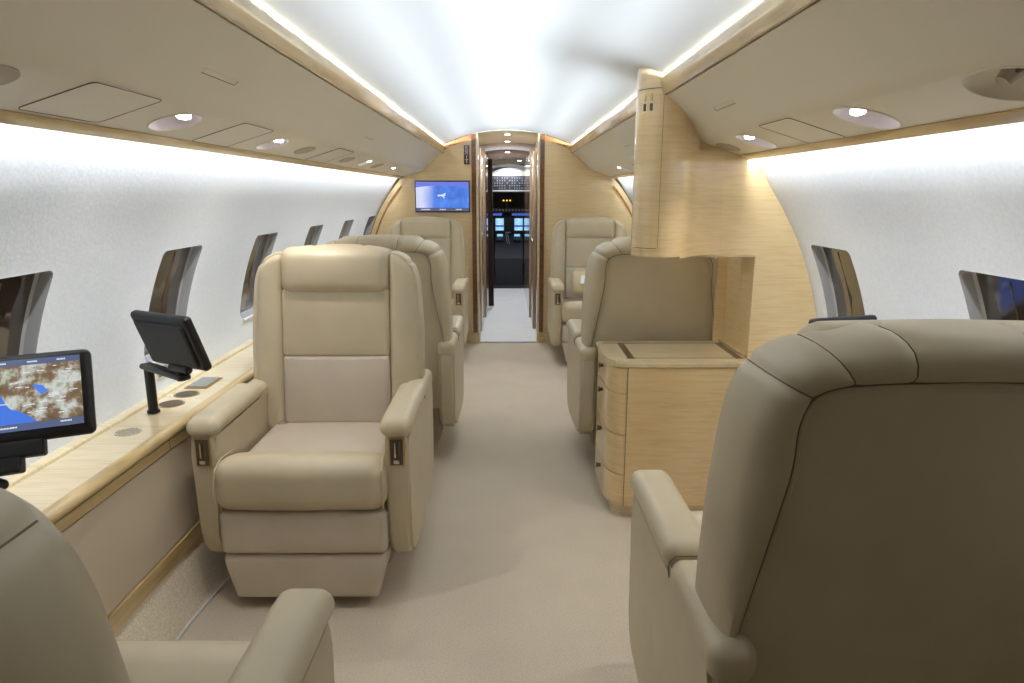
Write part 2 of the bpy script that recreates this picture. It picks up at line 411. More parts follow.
def overhead(s, y0, y1, label, cups, ovals, panels, latches, vents, ys=None):
    ys = ys or y1
    root = thing('overhead_bin', label, 'overhead bin', (0, 0, 0))
    poly = [(s * x, z) for x, z in BIN]
    base = obj('bin_body', prism_y(poly, y0, y1), 'vinyl')
    cutb = bmesh.new()
    for (x, y, lx, ly, dp) in cups + vents:
        c = oval_cutter(s, x, y, lx, ly, dp); me = bpy.data.meshes.new('t'); c.to_mesh(me); c.free(); cutb.from_mesh(me); bpy.data.meshes.remove(me)
    cutter = obj('cutter', cutb, 'lit_dish'); cutter.data.materials.append(M['vinyl'])
    nv = len(cups); per = len(cutter.data.polygons) // (len(cups) + len(vents))
    for p in cutter.data.polygons: p.material_index = 1 if p.index >= per * nv else 0
    md = base.modifiers.new('cut', 'BOOLEAN'); md.object = cutter; md.operation = 'DIFFERENCE'; md.solver = 'EXACT'; md.material_mode = 'TRANSFER'
    bpy.context.view_layer.update()
    dg = bpy.context.evaluated_depsgraph_get(); me = bpy.data.meshes.new_from_object(base.evaluated_get(dg)); me.name = 'bin_body'
    base.modifiers.clear(); base.data = me; bpy.data.objects.remove(cutter)
    me.polygons.foreach_set('use_smooth', [True] * len(me.polygons)); me.set_sharp_from_angle(angle=R(30))
    base.parent = root
    # cove strip and valance
    ss = [(0.540, 1.733), (0.546, 1.742), (0.556, 1.742), (0.562, 1.700), (0.700, 1.697), (0.700, 1.690), (0.566, 1.690), (0.562, 1.682), (0.554, 1.682), (0.550, 1.690)]
    obj('cove_strip', prism_y([(s * x, z) for x, z in ss], y0, ys), 'wood_edge', root)
    ss = [(0.893, 1.484), (0.898, 1.478), (0.924, 1.465), (0.929, 1.469), (0.926, 1.477), (0.905, 1.49)]
    obj('wood_valance', prism_y([(s * x, z) for x, z in ss], y0, y1), 'wood_edge', root)
    rotn = Matrix.Rotation(R(s * 17.3), 3, 'Y')
    for (x, y, lx, ly, dp) in cups:
        sx = x - 0.028                                       # lamp sits at the inboard end of its dish
        cc = on_bottom(s, sx, y, 0.020)
        bm = bmesh.new(); bmesh.ops.create_cone(bm, cap_ends=True, segments=28, radius1=0.018, radius2=0.022, depth=0.028)
        bmesh.ops.rotate(bm, cent=(0, 0, 0), matrix=Matrix.Rotation(R(s * 6), 3, 'Y') @ Matrix.Rotation(R(-20), 3, 'X'), verts=bm.verts)
        bmesh.ops.translate(bm, vec=cc, verts=bm.verts)
        lt = obj('reading_light', bm, 'chrome', root)
        bm = bmesh.new(); bmesh.ops.create_cone(bm, cap_ends=True, segments=28, radius1=0.0165, radius2=0.0165, depth=0.003, matrix=Matrix.Translation((0, 0, -0.0155)))
        bmesh.ops.rotate(bm, cent=(0, 0, 0), matrix=Matrix.Rotation(R(s * 6), 3, 'Y') @ Matrix.Rotation(R(-20), 3, 'X'), verts=bm.verts)
        bmesh.ops.translate(bm, vec=cc, verts=bm.verts)
        obj('lamp_lens', bm, 'lamp', lt)
        sl = bpy.data.lights.new('reading_spot', 'SPOT'); sl.energy = 8.5 if y < 3 else 4; sl.spot_size = R(125); sl.spot_blend = 1.0; sl.shadow_soft_size = 0.02; sl.color = (1.0, 0.95, 0.9)
        so = bpy.data.objects.new('reading_spot', sl); COL.objects.link(so); so.location = on_bottom(s, sx + 0.004, y, -0.004)
        # rim round the dish; the inside is tinted to look lit
        pts = [on_bottom(s, x + lx * math.cos(t), y + ly * math.sin(t), -0.0005) for t in [2 * math.pi * i / 36 for i in range(36)]]
        obj('dish_rim', tube(pts, 0.0022, True, 6), 'vinyl', root)
    for (x, y, lx, ly, dp) in vents:
        pts = [on_bottom(s, x + lx * math.cos(t), y + ly * math.sin(t), -0.0005) for t in [2 * math.pi * i / 36 for i in range(36)]]
        obj('dish_rim', tube(pts, 0.0022, True, 6), 'vinyl', root)
        cc = on_bottom(s, x - 0.02, y, 0.008)
        bm = bmesh.new(); bmesh.ops.create_cone(bm, cap_ends=True, segments=24, radius1=0.012, radius2=0.019, depth=0.03)
        bmesh.ops.rotate(bm, cent=(0, 0, 0), matrix=Matrix.Rotation(R(s * 40), 3, 'Y'), verts=bm.verts); bmesh.ops.translate(bm, vec=cc, verts=bm.verts)
        a = obj('air_nozzle', bm, 'grille', root)
        bm = bmesh.new(); add_tube(bm, [cc + Vector((0, -0.018, 0.004)), cc + Vector((0, -0.05, 0.012))], 0.005)
        obj('nozzle_bracket', bm, 'recess', a)
    for (x, y, lx, ly) in ovals:
        bm = bmesh.new(); ring = [bm.verts.new(on_bottom(s, x + lx * math.cos(t), y + ly * math.sin(t), -0.0018)) for t in [2 * math.pi * i / 36 for i in range(36)]]
        r2 = [bm.verts.new(on_bottom(s, x + lx * math.cos(t), y + ly * math.sin(t), 0.003)) for t in [2 * math.pi * i / 36 for i in range(36)]]
        bm.faces.new(ring)
        for i in range(36): bm.faces.new((ring[i], ring[(i + 1) % 36], r2[(i + 1) % 36], r2[i]))
        obj('oval_cover', bm, 'grille', root)
    for (x0, x1, ya, yb) in panels:
        pl = [on_bottom(s, px, py, -0.0006) for px, py in rrect(x1 - x0, yb - ya, 0.014, 4, (x0 + x1) / 2, (ya + yb) / 2)]
        bm = bmesh.new(); A = [bm.verts.new(p) for p in pl]; nn = Vector((s * N_BOT.x, 0, N_BOT.z)) * 0.004
        B = [bm.verts.new(p + nn) for p in pl]; bm.faces.new(A)
        for i in range(len(A)): bm.faces.new((A[i], A[(i + 1) % len(A)], B[(i + 1) % len(A)], B[i]))
        p = obj('access_panel', bm, 'vinyl', root)
        obj('panel_gap', tube(pl, 0.0011, True, 6), 'seam', p)
    for y in latches:
        # rectangular release plate on the sloping face
        P0, P1 = Vector((s * 0.657, 0, 1.608)), Vector((s * 0.668, 0, 1.599)); d = (P1 - P0); nrm = Vector((-s * 0.63, 0, -0.77)) * 0.0012
        q = [P0 + Vector((0, y - 0.09, 0)) + nrm, P0 + Vector((0, y + 0.09, 0)) + nrm, P1 + Vector((0, y + 0.09, 0)) + nrm, P1 + Vector((0, y - 0.09, 0)) + nrm]
        bm = bmesh.new(); A = [bm.verts.new(p) for p in q]; B = [bm.verts.new(p - nrm * 3) for p in q]; bm.faces.new(A)
        for i in range(4): bm.faces.new((A[i], A[(i + 1) % 4], B[(i + 1) % 4], B[i]))
        p = obj('release_plate', bm, 'vinyl', root)
        obj('panel_gap', tube([q[1], q[2], q[3]], 0.0009, False, 6), 'seam', p)
    return root
CUP = (0.036, 0.058)
overhead(-1, YA, YB, 'long beige overhead bin along the left side wall', 
         [(0.812, 1.745, 0.056, 0.082, 0.038), (0.82, 2.47, 0.052, 0.08, 0.036), (0.815, 4.02, 0.042, 0.07, 0.035), (0.83, 4.94, 0.042, 0.07, 0.035)],
         [(0.815, 2.84, 0.04, 0.075), (0.80, 1.10, 0.045, 0.06), (0.815, 4.40, 0.04, 0.075), (0.82, 3.6, 0.04, 0.075)],
         [(0.735, 0.882, 1.285, 1.535), (0.737, 0.893, 2.00, 2.25), (0.737, 0.893, 3.1, 3.4)], [1.67, 3.4], [])
overhead(1, YA, 2.707, 'beige overhead bin on the right between the camera and the veneer partition',
         [(0.82, 1.62, 0.070, 0.078, 0.040), (0.82, 2.325, 0.064, 0.075, 0.038)],
         [(0.82, 2.62, 0.042, 0.07)], [(0.737, 0.895, 1.86, 2.085)], [2.18], [(0.815, 1.14, 0.066, 0.10, 0.040)], ys=2.545)
overhead(1, 2.872, YB, 'far overhead bin on the right beyond the veneer partition',
         [(0.815, 4.02, 0.042, 0.07, 0.035), (0.815, 4.94, 0.042, 0.07, 0.035)], [(0.815, 3.5, 0.04, 0.075), (0.82, 4.4, 0.04, 0.075)],
         [(0.737, 0.893, 3.65, 3.9)], [3.9], [])

# ---------------------------------------------------------------- side ledges
def ledge(s, y0, y1, label, extras=True):
    root = thing('side_ledge', label, 'side ledge')
    def ex(name, poly, m, parent=root): return obj(name, prism_y([(s * x, z) for x, z in poly], y0, y1), m, parent)
    ex('ledge_top', [(1.078, 0.600), (1.078, 0.620), (1.292, 0.620), (1.292, 0.600)], 'wood_ledge')
    ex('ledge_nose', [(1.080, 0.621), (1.066, 0.619), (1.056, 0.611), (1.053, 0.600), (1.056, 0.590), (1.064, 0.584), (1.080, 0.584)], 'wood_edge')
    ex('rear_lip', [(1.245, 0.620), (1.247, 0.628), (1.252, 0.631), (1.279, 0.631), (1.279, 0.620)], 'wood_ledge')
    ex('apron', [(1.064, 0.552), (1.064, 0.581), (1.09, 0.581), (1.09, 0.552)], 'wood_edge')
    ex('shadow_gap', [(1.070, 0.542), (1.070, 0.590), (1.085, 0.590), (1.085, 0.542)], 'recess')
    ex('side_panel', [(1.068, 0.24), (1.066, 0.40), (1.068, 0.546), (1.10, 0.546), (1.10, 0.24)], 'panel')
    ex('wood_rail', [(1.062, 0.180), (1.062, 0.234), (1.10, 0.234), (1.10, 0.180)], 'wood_edge')
    ex('carpet_kick', [(1.072, 0.180), (1.058, 0.12), (1.044, 0.055), (1.026, 0.0), (1.10, 0.0), (1.10, 0.18)], 'carpet_kick')
    return root
LL = ledge(-1, YA, YB - 0.005, 'long veneer-topped side ledge under the left windows')
ledge(1, YA, 2.625, 'veneer-topped side ledge under the near right windows')
ledge(1, 3.06, YB - 0.005, 'veneer-topped side ledge under the right windows beyond the partition')
# drawer front seams and fittings in the left ledge
for y in (2.03, 2.42, 1.2, 0.4):
    obj('apron_seam', span(-1.0632, -1.066, y - 0.0012, y + 0.0012, 0.553, 0.586), 'seam', LL)
for y, nm in ((2.287, 'cup_holder'), (2.405, 'cup_holder')):
    c = obj(nm, cyl((-1.178, y, 0.6205), 0.044, 0.003, seg=40), 'brass', LL)
    obj('cup_well', cyl((-1.178, y, 0.6215), 0.038, 0.0025, seg=40), 'recess', c)
sp = obj('speaker_grille', cyl((-1.172, 2.0, 0.6205), 0.038, 0.002, seg=40), 'grille', LL)
bm = bmesh.new()
for i in range(-4, 5):
    for j in range(-4, 5):
        if i * i + j * j < 18: add_cyl(bm, (-1.172 + i * 0.008, 2.0 + j * 0.008, 0.6217), 0.0018, 0.001, seg=6)
obj('grille_hole_field', bm, 'recess', sp, kind='stuff')
t = obj('control_panel', box((-1.178, 2.55, 0.6225), (0.085, 0.15, 0.006), 0.002), 'brass', LL, rot=None)
obj('panel_glass', box((-1.178, 2.55, 0.6262), (0.07, 0.135, 0.002)), 'phone', t)
# the same fittings once more for the nearest seat
c = obj('cup_holder', cyl((-1.178, 3.4, 0.6205), 0.044, 0.003, seg=40), 'brass', LL)
# wall sockets
for i, (y, lb) in enumerate(((2.43, 'small grey wall socket beside the tilted black monitor'), (3.42, 'small grey wall socket under the third left window'))):
    zz = 0.70; x = -circ_x(zz) + 0.003
    t = thing('wall_socket', lb, 'socket', (x, y, zz), (0, R(4), 0))
    obj('socket_plate', pillow((0, 0, 0), (0.012, 0.07, 0.04), 0.005), 'chrome', t)
    obj('socket_hole', cyl((0.006, 0, 0), 0.012, 0.003, 'X'), 'recess', t)

# pale cable by the carpet kick
tag(obj('cable', tube([(-1.018, 1.72, 0.004), (-1.012, 1.95, 0.004), (-1.0, 2.1, 0.006), (-0.985, 2.2, 0.012), (-0.975, 2.3, 0.016)], 0.004), 'white'),
    'thin white cable on the floor left of the big facing armchair', 'cable')

# ---------------------------------------------------------------- club chairs (front faces -Y)
def lean(y, z): return y + max(0, z - 0.42) * 0.13
def build_chair(label):
    root = thing('club_chair', label, 'armchair', (0, 0, 0), (0, 0, 0), 'beige leather club chairs')
    o = obj('pedestal', span(-0.17, 0.17, -0.20, 0.22, 0.0, 0.13, 0.02), 'shell', root)
    obj('seat_frame', span(-0.262, 0.262, -0.30, 0.24, 0.10, 0.36, 0.02), 'shell', root)
    # leg rest: upper panel and tapered lower panel
    obj('leg_rest', pillow((0, -0.345, 0.272), (0.535, 0.11, 0.146), 0.022, (0, 0.006, 0)), 'leather_lilac', root)
    def taper(v):
        k = 1 - 0.11 * max(0, min(1, (0.05 - v.z) / 0.11)); return (v.x * k, v.y, v.z)
    obj('foot_rest', pillow((0, -0.345, 0.118), (0.53, 0.10, 0.157), 0.018, (0, 0.004, 0), deform=taper), 'leather_lilac', root)
    # seat cushion: thick front bolster and flatter rear
    def sd(v): return (v.x, v.y, v.z - 0.022 * max(0, (v.y + 0.02) / 0.09))
    c = obj('seat_cushion', pillow((0, -0.325, 0.435), (0.545, 0.19, 0.168), 0.05, (0, 0.008, 0.008), deform=sd), 'leather', root)
    obj('seat_rear', pillow((0, -0.07, 0.415), (0.50, 0.40, 0.12), 0.035, (0, 0, 0.014)), 'leather_lilac', c)
    for s in (-1, 1): obj('side_piping', tube([(s * 0.262, -0.405, 0.365), (s * 0.266, -0.416, 0.43), (s * 0.262, -0.40, 0.49), (s * 0.258, -0.36, 0.513), (s * 0.255, -0.25, 0.51)], 0.0028), 'leather', c)
    # backrest
    br = obj('backrest', pillow((0, 0.155, 0.60), (0.412, 0.11, 0.27), 0.02, (0, 0.010, 0), deform=lambda v: (v.x, v.y + (v.z) * 0.13 + 0.022, v.z)), 'leather_lilac', root)
    obj('upper_back_cushion', pillow((0, 0.155, 0.857), (0.412, 0.11, 0.262), 0.018, (0, 0.008, 0), deform=lambda v: (v.x, v.y + (v.z) * 0.13 + 0.056, v.z)), 'leather', br)
    obj('headrest', pillow((0, 0.137, 1.053), (0.412, 0.105, 0.174), 0.042, (0, 0.010, 0.004), deform=lambda v: (v.x, v.y + v.z * 0.10 + 0.078, v.z)), 'leather', root)
    for s in (-1, 1):
        TOP = [(.18, 1.128), (.206, 1.121), (.242, 1.103), (.262, 1.090), (.284, 1.066), (.298, 1.040), (.312, 1.005)]
        def ht(x):
            for (xa, za), (xb, zb) in zip(TOP, TOP[1:]):
                if x <= xb: return za + (zb - za) * (x - xa) / (xb - xa)
            return TOP[-1][1]
        def bol(v, s=s):
            u = (s * v.x / 0.058 + 1) / 2; t = (v.z + 0.36) / 0.72
            w = 0.115 - 0.006 * max(0, (t - 0.55) / 0.2) - 0.004 * max(0, (t - 0.8) / 0.2)
            x = 0.2035 + u * w; z = 0.40 + t * (ht(x) - 0.40)
            return (s * (x - 0.2615), v.y + (z - 0.42) * 0.12 - 0.006 * math.sin(math.pi * max(0, min(1, u))) + (0.014 * u * u if v.y < 0 else 0), z - 0.76)
        obj('side_bolster', pillow((s * 0.2615, 0.157, 0.76), (0.116, 0.105, 0.72), 0.028, (0.0, 0.003, 0), n=14, deform=bol), 'leather', root)
    # padded frame wrapping the sides and the top, and the inset rear panel with piping
    def yb(z): return 0.262 + (z - 0.42) * 0.125
    PAIRS = [((.285, .28), (.312, .28)), ((.292, .45), (.322, .45)), ((.292, .62), (.327, .62)), ((.266, .79), (.329, .80)), ((.244, .93), (.322, .94)),
             ((.243, 1.008), (.312, 1.025)), ((.228, 1.052), (.287, 1.082)), ((.195, 1.068), (.244, 1.115)), ((.145, 1.073), (.172, 1.135)),
             ((.09, 1.075), (.095, 1.145)), ((0, 1.076), (0, 1.148))]
    def cr(p0, p1, p2, p3, t): return tuple(0.5 * (2 * b + (c - a) * t + (2 * a - 5 * b + 4 * c - d) * t * t + (3 * b - a - 3 * c + d) * t ** 3) for a, b, c, d in zip(p0, p1, p2, p3))
    def spline(idx):
        P = [p[idx] for p in PAIRS]; mirror = (-P[-2][0], P[-2][1]); out = []
        for i in range(len(P) - 1):
            q0 = P[i - 1] if i else (2 * P[0][0] - P[1][0], 2 * P[0][1] - P[1][1]); q3 = P[i + 2] if i + 2 < len(P) else mirror
            for k in range(8): out.append(cr(q0, P[i], P[i + 1], q3, k / 8))
        out.append(P[-1]); return out
    I, O = spline(0), spline(1)
    fullI = I + [(-x, z) for x, z in reversed(I[:-1])]; fullO = O + [(-x, z) for x, z in reversed(O[:-1])]
    mids = [((a[0] + b2[0]) / 2, (a[1] + b2[1]) / 2) for a, b2 in zip(fullI, fullO)]
    nI = len(I); seam_idx = []
    for want in (0.095, 0.193):
        k = min(range(nI), key=lambda i: abs(mids[i][0] - want) + (9 if mids[i][1] < 1.06 else 0)); seam_idx += [k, len(fullI) - 1 - k]
    seam_idx += [6 * 8, len(fullI) - 1 - 6 * 8]
    SEC = [(-0.02, -0.012), (0.0, -0.002), (0.05, 0.006), (0.25, 0.013), (0.5, 0.011), (0.72, 0.0), (0.87, -0.020), (0.96, -0.045), (1.0, -0.072), (1.005, -0.10), (0.995, -0.125), (0.93, -0.137), (0.6, -0.139)]
    bm = bmesh.new(); rings = []
    for i, (p, q) in enumerate(zip(fullI, fullO)):
        d = min(math.dist(mids[i], mids[k]) for k in seam_idx); dent = math.exp(-(d / 0.009) ** 2)
        ring = []
        for u, y in SEC:
            uu = u - 0.09 * dent * (1 if u > 0.1 else 0); x = p[0] + (q[0] - p[0]) * uu; z = p[1] + (q[1] - p[1]) * uu
            ring.append(bm.verts.new((x, yb(z) + y - 0.005 * dent * (1 if y > -0.05 else -0.5), z)))
        rings.append(ring)
    for A, B in zip(rings, rings[1:]):
        for k in range(len(A) - 1): bm.faces.new((A[k], A[k + 1], B[k + 1], B[k]))
    fr = obj('back_frame', bm, 'leather', root)
    for k in seam_idx:
        pth = []
        for u, y in SEC[1:-2]:
            uu = u - 0.085 * (1 if u > 0.1 else 0); p, q = fullI[k], fullO[k]; x = p[0] + (q[0] - p[0]) * uu; z = p[1] + (q[1] - p[1]) * uu
            pth.append((x, yb(z) + y - 0.0045, z))
        obj('frame_seam', tube(pth, 0.0012, seg=6), 'seam', fr)
    bm = bmesh.new(); grid = []
    for i in range(nI):
        x, z = I[i]
        if i > 6 * 8 + 4: break
        grid.append([bm.verts.new((x * (1 - 2 * k / 10), yb(z) - 0.004 + 0.010 * (1 - (1 - 2 * k / 10) ** 2), z)) for k in range(11)])
    x, z = I[6 * 8 + 4]
    for zz in (1.070, 1.0765): grid.append([bm.verts.new(((x if zz < 1.072 else x * .9) * (1 - 2 * k / 10), yb(zz) - 0.004 + 0.006 * (1 - (1 - 2 * k / 10) ** 2), zz)) for k in range(11)])
    for r0, r1 in zip(grid, grid[1:]):
        for k in range(10): bm.faces.new((r0[k], r0[k + 1], r1[k + 1], r1[k]))
    rp = obj('back_panel', bm, 'leather', root)
    obj('panel_seam', tube([(x, yb(z) + 0.0, z) for x, z in fullI], 0.0020, seg=6), 'seam', rp)
    obj('panel_piping', tube([(x * 0.985, yb(z) + 0.001, z - 0.004) for x, z in fullI], 0.0034, seg=6), 'leather', rp)
    # arms
    for s in (-1, 1):
        prof = [(-0.365, 0.53), (-0.365, 0.255), (-0.345, 0.19), (-0.30, 0.155), (-0.20, 0.14), (0.20, 0.17), (0.30, 0.22), (0.325, 0.30), (0.330, 0.565), (0.315, 0.600), (0.28, 0.610), (-0.35, 0.600), (-0.365, 0.592)]
        arm = bmesh.new()
        x0, x1 = s * 0.268, s * 0.345
        add_prism(arm, prof, lambda y, z: (x0, y, z), lambda y, z: (x1, y, z))
        es = [e for e in arm.edges if abs(e.verts[0].co.x - e.verts[1].co.x) < 1e-6]
        bmesh.ops.bevel(arm, geom=es, offset=0.014, segments=3, affect='EDGES')
        a = obj('armrest', arm, 'leather', root)
        def pd(v):
            z = v.z + (v.y + 0.18) * 0.01
            if v.y < -0.13: z -= ((-0.13 - v.y) / 0.1) ** 2 * 0.010
            return (v.x, v.y, z)
        obj('arm_pad', pillow((s * 0.304, -0.165, 0.622), (0.104, 0.43, 0.060), 0.030, (0, 0, 0.003), n=10, deform=pd), 'leather', a)
        obj('rear_arm_cap', pillow((s * 0.306, 0.187, 0.600), (0.082, 0.29, 0.07), 0.026, (0, 0, 0.002)), 'leather', a)
        obj('cap_seam', tube([(s * 0.347, 0.049, 0.59), (s * 0.348, 0.049, 0.622), (s * 0.335, 0.049, 0.636), (s * 0.28, 0.049, 0.636), (s * 0.262, 0.049, 0.622)], 0.0012), 'seam', a)
        # control recess in the front face
        bz = obj('control_bezel', box((s * 0.306, -0.3665, 0.540), (0.050, 0.006, 0.096), 0.002), 'brass', a)
        obj('recess_well', box((s * 0.306, -0.3685, 0.540), (0.040, 0.005, 0.086)), 'recess', bz)
        obj('lever', box((s * 0.306 - 0.004, -0.374, 0.548), (0.006, 0.008, 0.05), 0.002), 'chrome', bz)
        obj('lever', box((s * 0.306 + 0.008, -0.374, 0.552), (0.004, 0.008, 0.045), 0.0015), 'recess', bz)
        obj('lever_knob', box((s * 0.306, -0.375, 0.510), (0.020, 0.010, 0.014), 0.003), 'chrome', bz)
        bk = obj('lap_belt_buckle', pillow((s * 0.205, 0.095, 0.478), (0.035, 0.03, 0.012), 0.004), 'chrome', root)
    obj('recline_button', cyl((0.2655, -0.10, 0.590), 0.009, 0.006, 'X', 16), 'chrome', root)
    return root
def copy_tree(o, parent=None):
    c = o.copy(); COL.objects.link(c)
    if parent: c.parent = parent
    for ch in list(o.children): copy_tree(ch, c)
    return c
first = build_chair('beige leather club chair facing the camera beside the tilted monitor, largest of the left row')
first.location = (-0.658, 2.40, 0)
seats = [
    ((-0.668, 0.742, 0), 180, 'beige leather club chair in the near left corner, cut off by the frame'),
    ((0.668, 1.275, 0), 180, 'beige leather club chair seen from behind, filling the near right corner'),
    ((-0.605, 3.53, 0), 180, 'beige leather club chair directly behind the big facing armchair, back to back with it'),
    ((0.686, 3.41, 0), 180, 'beige leather club chair seen from behind through the partition opening'),
    ((-0.685, 5.58, 0), 0, 'far beige leather club chair facing the camera under the wall television'),
    ((0.695, 5.58, 0), 0, 'far beige leather club chair by the right bulkhead with a cushion on its seat'),
]
for loc, rz, lb in seats:
    c = copy_tree(first); c.location = loc; c.rotation_euler = (0, 0, R(rz)); c['label'] = lb

def recline(chair, deg):
    Rm = Matrix.Rotation(R(-deg), 4, 'X'); p = Vector((0, 0.12, 0.44))
    for ch in chair.children:
        if ch.name.split('.')[0] in ('backrest', 'headrest', 'side_bolster', 'back_frame', 'back_panel', 'frame_seam'):
            ch.matrix_basis = Matrix.Translation(p) @ Rm @ Matrix.Translation(-p)
near_left = [o for o in COL.objects if o.get('label', '').endswith('cut off by the frame')][0]
recline(near_left, 1.0)
# cushion and booklet on the far right chair
t = thing('throw_pillow', 'small round cream cushion lying on the far right chair', 'cushion', (0.655, 5.47, 0.63), (R(62), 0, R(8)))
obj('pillow_body', pillow((0, 0, 0), (0.27, 0.22, 0.09), 0.044, (0, 0, 0.02)), mat('cream_cloth', (0.66, 0.56, 0.36), 0.9), t)
obj('pillow_edge', tube([(0.128 * math.cos(a) , 0.10 * math.sin(a), 0.0) for a in [2 * math.pi * i / 30 for i in range(30)]], 0.006, True), mat('cream_piping', (0.5, 0.4, 0.22), 0.9), t)
tag(obj('booklet', box((0, 0, 0), (0.15, 0.11, 0.006), 0.001), mat('white_paper', (0.85, 0.85, 0.9), 0.5), loc=(0.655, 5.375, 0.672), rot=(R(30), 0, R(-12))),
    'white folded booklet resting on the cream cushion', 'booklet')

# ---------------------------------------------------------------- seat-side monitors
def monitor(root_loc, yaw, tilt, roll, w, h, post, lit, label, foot_r=0.02):
    root = thing('seat_monitor', label, 'monitor', post)
    q = Matrix.Rotation(yaw, 4, 'Z') @ Matrix.Rotation(tilt, 4, 'X') @ Matrix.Rotation(-roll, 4, 'Y')
    # local frame: x right, z up, -y towards the side named by sgn
    c = Vector(root_loc) - Vector(post)
    T = Matrix.Translation(c) @ q
    def part(name, bm, m, parent=root):
        bmesh.ops.transform(bm, matrix=T, verts=bm.verts); return obj(name, bm, m, parent)
    f = -1 if lit else 1                           # which side the picture is on
    hs = part('housing', pillow((0, f * -0.010, 0), (w, 0.030, h), 0.013), 'black')
    part('back_cover', pillow((0, -f * 0.024, -0.005), (w * 0.86, 0.02, h * 0.80), 0.009), 'black_soft', hs)
    sw, sh = w * 0.86, h * 0.80
    T2 = T @ Matrix.Translation((0, f * 0.0062, 0.004))
    bm = bmesh.new(); add_box(bm, (0, 0, 0), (sw, 0.001, sh))
    sc = obj('screen', bm, 'map', root); sc.matrix_local = T2
    def ov(name, x, z, ww, hh, m, d=0.0012, rot=0):
        b = bmesh.new(); add_box(b, (0, 0, 0), (ww, 0.0006, hh), rot=Matrix.Rotation(rot, 3, 'Y')); bmesh.ops.translate(b, vec=(x, f * d, z), verts=b.verts)
        return b
    if lit:
        obj('menu_bar', ov('', 0, sh / 2 - 0.006, sw, 0.012, 'bar'), 'bar', sc)
        obj('menu_bar', ov('', 0, -sh / 2 + 0.007, sw, 0.014, 'bar'), 'bar', sc)
        bm = bmesh.new()
        rnd = random.Random(3)
        for i in range(34):                      # illegibly small place names
            x = rnd.uniform(-sw * .45, sw * .42); z = rnd.uniform(-sh * .38, sh * .38); L = rnd.uniform(0.008, 0.017)
            k = int(L / 0.0023)
            for j in range(k): add_box(bm, (x + j * 0.0023, -0.0016, z), (0.0017, 0.0004, 0.0017 + 0.0006 * (j % 2)))
        for x, z, k in ((sw * .36, sh / 2 - .006, 6), (sw * .14, sh / 2 - .006, 7), (-sw * .1, sh / 2 - .006, 8), (-sw * .35, sh / 2 - .006, 6), (-sw * .08, -sh / 2 + .007, 9), (sw * .37, -sh / 2 + .009, 8), (-sw * .02, -sh / 2 + .0073, 4)):
            for j in range(k): add_box(bm, (x + (j - k / 2) * 0.0025, -0.0022, z), (0.0018, 0.0004, 0.0026 + 0.0007 * (j % 2)))
        obj('map_lettering', bm, 'txt', sc, kind='stuff')
        obj('track_line', tube([(sw * -0.02, -0.0014, sh * .34), (-sw * .12, -0.0014, sh * .15), (-sw * .20, -0.0014, sh * .06)], 0.0006, seg=5), 'track', sc)
        bm = bmesh.new(); add_tube(bm, [(-sw * .23, -0.002, -sh * .02), (-sw * .17, -0.002, sh * .06)], 0.0013, seg=5); add_tube(bm, [(-sw * .235, -0.002, sh * .045), (-sw * .165, -0.002, -sh * .01)], 0.0010, seg=5)
        obj('aircraft_symbol', bm, 'txt', sc)
        bm = bmesh.new(); vs = [bm.verts.new((sw * a, -0.001, sh * b)) for a, b in ((.12, .13), (.20, .11), (.24, .02), (.19, -.03), (.15, .05))]; bm.faces.new(vs)
        obj('map_lake', bm, 'lake', sc)
        # mount: stepped cradle under the case
        part('cradle', pillow((-0.035, 0.016, -h / 2 - 0.012), (0.15, 0.035, 0.035), 0.006), 'black_soft')
        part('cradle_block', pillow((-0.055, 0.02, -h / 2 - 0.040), (0.11, 0.04, 0.035), 0.006), 'black_soft')
    else:
        bm = bmesh.new(); add_cyl(bm, (0.015, -0.032, -h / 2 + 0.004), 0.013, 0.085, 'X', 20)
        part('hinge', bm, 'black')
    # arm, post and foot
    P = Vector(post); top = Vector((0, 0, 0.158 if not lit else 0.16))
    hp = T @ Vector((0.015 if not lit else -0.055, -0.03 if not lit else 0.02, -h / 2 + 0.002 if not lit else -h / 2 - 0.055))
    hp2 = Vector((hp.x, hp.y, top.z + 0.004))
    d = (hp2 - top); d.z = 0; L = d.length; a = math.atan2(d.y, d.x)
    bm = bmesh.new(); add_pillow(bm, (0, 0, 0), (L + 0.05, 0.042, 0.020), 0.009)
    bmesh.ops.rotate(bm, cent=(0, 0, 0), matrix=Matrix.Rotation(a, 3, 'Z'), verts=bm.verts)
    bmesh.ops.translate(bm, vec=top + d / 2, verts=bm.verts)
    am = obj('swing_arm', bm, 'black', root)
    obj('arm_joint', tube([(hp2.x, hp2.y, top.z - 0.012), (hp2.x, hp2.y, top.z + 0.012), hp], 0.014, seg=16), 'black', am)
    obj('post', cyl((0, 0, 0.078), 0.0155, 0.155, seg=24), 'black', root)
    obj('foot', cyl((0, 0, 0.004), foot_r, 0.008, seg=24), 'black', root)
    return root
monitor((-1.032, 2.061, 0.902), -0.503, 0.343, 0.0, 0.265, 0.185, (-1.188, 2.187, 0.6235), False, 'black seat monitor seen from behind, tilted on a post on the left ledge')
monitor((-0.975, 1.303, 0.943), 0.40, -0.43, 0.017, 0.260, 0.178, (-1.18, 1.33, 0.6235), True, 'seat monitor showing a lit moving map at the left edge of the picture')
monitor((1.05, 2.06, 0.882), 0.30, -0.1, 0.0, 0.25, 0.17, (1.19, 2.187, 0.6235), True, 'seat monitor mostly hidden behind the near right chair, only its dark top edge showing')

